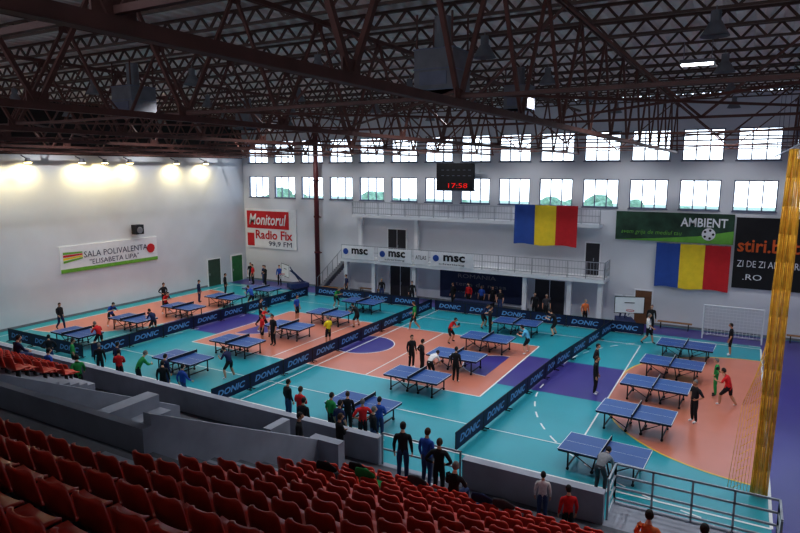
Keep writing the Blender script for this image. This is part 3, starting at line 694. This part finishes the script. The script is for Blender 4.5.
for a in [
 ('stand',-15.4,18.3,'k','j'),('cross',-14.3,17.7,'r','j'),('stand',-13.0,17.9,'g','k'),('stand',-12.2,17.3,'n','k'),('hips',-11.6,17.9,'r','k'),('stand',-10.9,17.5,'k','j'),('stand',-12.6,18.4,'k','k'),('cross',-11.2,18.4,'b','j'),('stand',-13.6,17.0,'k','j'),
 ('lean',-23.7,17.9,'g','k'),('stand',-22.4,18.2,'n','j'),('stand',-26.0,18.4,'n','j'),('stand',-26.8,18.0,'k','k'),('walk',-20.6,17.6,'b','j'),('stand',-28.6,17.8,'g','k'),('stand',-21.6,17.4,'k','k'),('cross',-24.8,17.6,'r','k'),('hips',-30.4,17.7,'k','j'),
 ('stand',-38,40.6,'k','k'),('stand',-37.2,40,'r','k'),('stand',-36.3,40.4,'n','j'),('cross',-35.6,39.8,'k','k'),('stand',-34.8,40.7,'b','k'),
 ('stand',-18.4,40.8,'k','k'),('stand',-16.2,40.9,'b','k'),('stand',-14.6,40.4,'k','j'),('stand',-17.2,40.9,'r','k'),('stand',-15.4,41.0,'k','k'),('stand',-27.2,39.8,'n','k'),('stand',-21.3,39.8,'k','k'),('stand',-11.2,40.0,'d','k'),('stand',-12.1,40.3,'k','k'),('stand',-4.6,39.8,'k','k'),('stand',-8.6,39.8,'o','k'),('stand',-24,39.9,'k','j')]:
    person(a[0],a[1],a[2],.005 if a[2]>39.5 else F if a[2]>19 else 0.0,random.uniform(-50,50) if a[2]<30 else random.uniform(140,220),a[3],a[4],False,random.random()<.6,random.uniform(.96,1.05),SP)
for a in [('stand',-8.1,14.6,20,'k','j',1.05),('stand',-7.4,14.75,-10,'b','j',1.0),('hips',-6.8,14.3,10,'k','k',1.0),('stand',-4.0,14.6,15,'w','j',.78),('stand',-3.2,14.0,30,'r','k',.85),
 ('stand',-11.3,13.9,-60,'k','k',1.0),('cross',-10.3,14.6,-30,'k','k',.95),('stand',-24.5,14.2,0,'b','j',1),('stand',-29.5,14.2,20,'b','k',1),('stand',-31.2,14.3,-20,'n','k',1),('lean',-27.2,14.3,0,'G','k',1),('stand',-33,14.2,0,'k','k',1),('walk',-22.6,14.2,60,'g','k',1)]:
    person(a[0],a[1],a[2],1.0,a[3],a[4],a[5],False,True,a[6],SP)
for x,k,s in ((-5.7,0,'k'),(-1.28,0,'o'),(-.24,0,'k')):
    person('sit',x,YS-.43-.8*k,ZS+.4*k,0,s,'j',False,True,1.0,'seated_spectator')
for x,k,s in ((-26.5,1,'b'),(-28.6,0,'k'),(-24.2,0,'n'),(-30.2,1,'r')):
    person('sit',x,YS-.43-.8*k,ZS+.7+.4*k,0,s,'j',False,True,1.0,'seated_spectator')
def jacket(x,k,c):
    m=MB(); m.sphere((0,0,0),(.3,.16,.09),20,10,0,fn=lambda p:p*(1+.25*math.sin(p.x*22+x)*math.cos(p.y*25)))
    m.sphere((.26,.06,-.02),(.16,.08,.05),12,6,0,fn=lambda p:p*(1+.3*math.sin(p.x*30)))
    m.sphere((0,-.27,.33),(.26,.05,.12),16,8,0,fn=lambda p:p*(1+.12*math.sin(p.x*30)))
    m.obj('folded_jacket',[mat('cloth_'+c,CL[c],.85,scale=12)],True,loc=(x,YS-.43-.8*k,ZS+.4*k+.54))
jacket(-6.6,3,'g'); jacket(-7.3,2,'k'); jacket(-6.2,1,'d'); jacket(-4.6,1,'n'); jacket(-4.1,1,'d'); jacket(-7.0,4,'k')

# ------------------------------------------------------------------ light / world
w=bpy.data.worlds.new('sky'); scene.world=w; w.use_nodes=True; nt=w.node_tree; bg=nt.nodes['Background']
tc=nt.nodes.new('ShaderNodeTexCoord'); sp=nt.nodes.new('ShaderNodeSeparateXYZ'); rp=nt.nodes.new('ShaderNodeValToRGB')
rp.color_ramp.elements[0].color=(.74,.84,.95,1); rp.color_ramp.elements[1].color=(.45,.66,.95,1); rp.color_ramp.elements[1].position=.7
nt.links.new(tc.outputs['Generated'],sp.inputs[0]); nt.links.new(sp.outputs['Z'],rp.inputs['Fac']); nt.links.new(rp.outputs['Color'],bg.inputs['Color']); bg.inputs['Strength'].default_value=3.6
def portal(x,y,z,sx,sz,rx):
    l=bpy.data.lights.new('daylight_portal','AREA'); l.shape='RECTANGLE'; l.size=sx; l.size_y=sz
    l.cycles.is_portal=True
    o=bpy.data.objects.new('daylight_portal',l); COL.objects.link(o); o.location=(x,y,z); o.rotation_euler=(rx,0,0)
cx=(XL+XR)/2
portal(cx,YF+.35,8.42,XR-XL,1.85,math.radians(-90)); portal(cx,YF+.35,11.45,XR-XL,1.9,math.radians(-90)); portal(cx,YB-.35,11.4,XR-XL,3.6,math.radians(90))

# ------------------------------------------------------------------ camera
cam=bpy.data.cameras.new('camera'); co=bpy.data.objects.new('camera',cam); COL.objects.link(co); scene.camera=co
cam.sensor_width=36; cam.lens=36*616/800; cam.clip_end=500
co.location=(0,0,10); co.rotation_euler=(math.radians(90-9),0,math.radians(29.3))
scene.view_settings.view_transform='Standard'
try: scene.view_settings.look='Medium High Contrast'
except Exception: pass
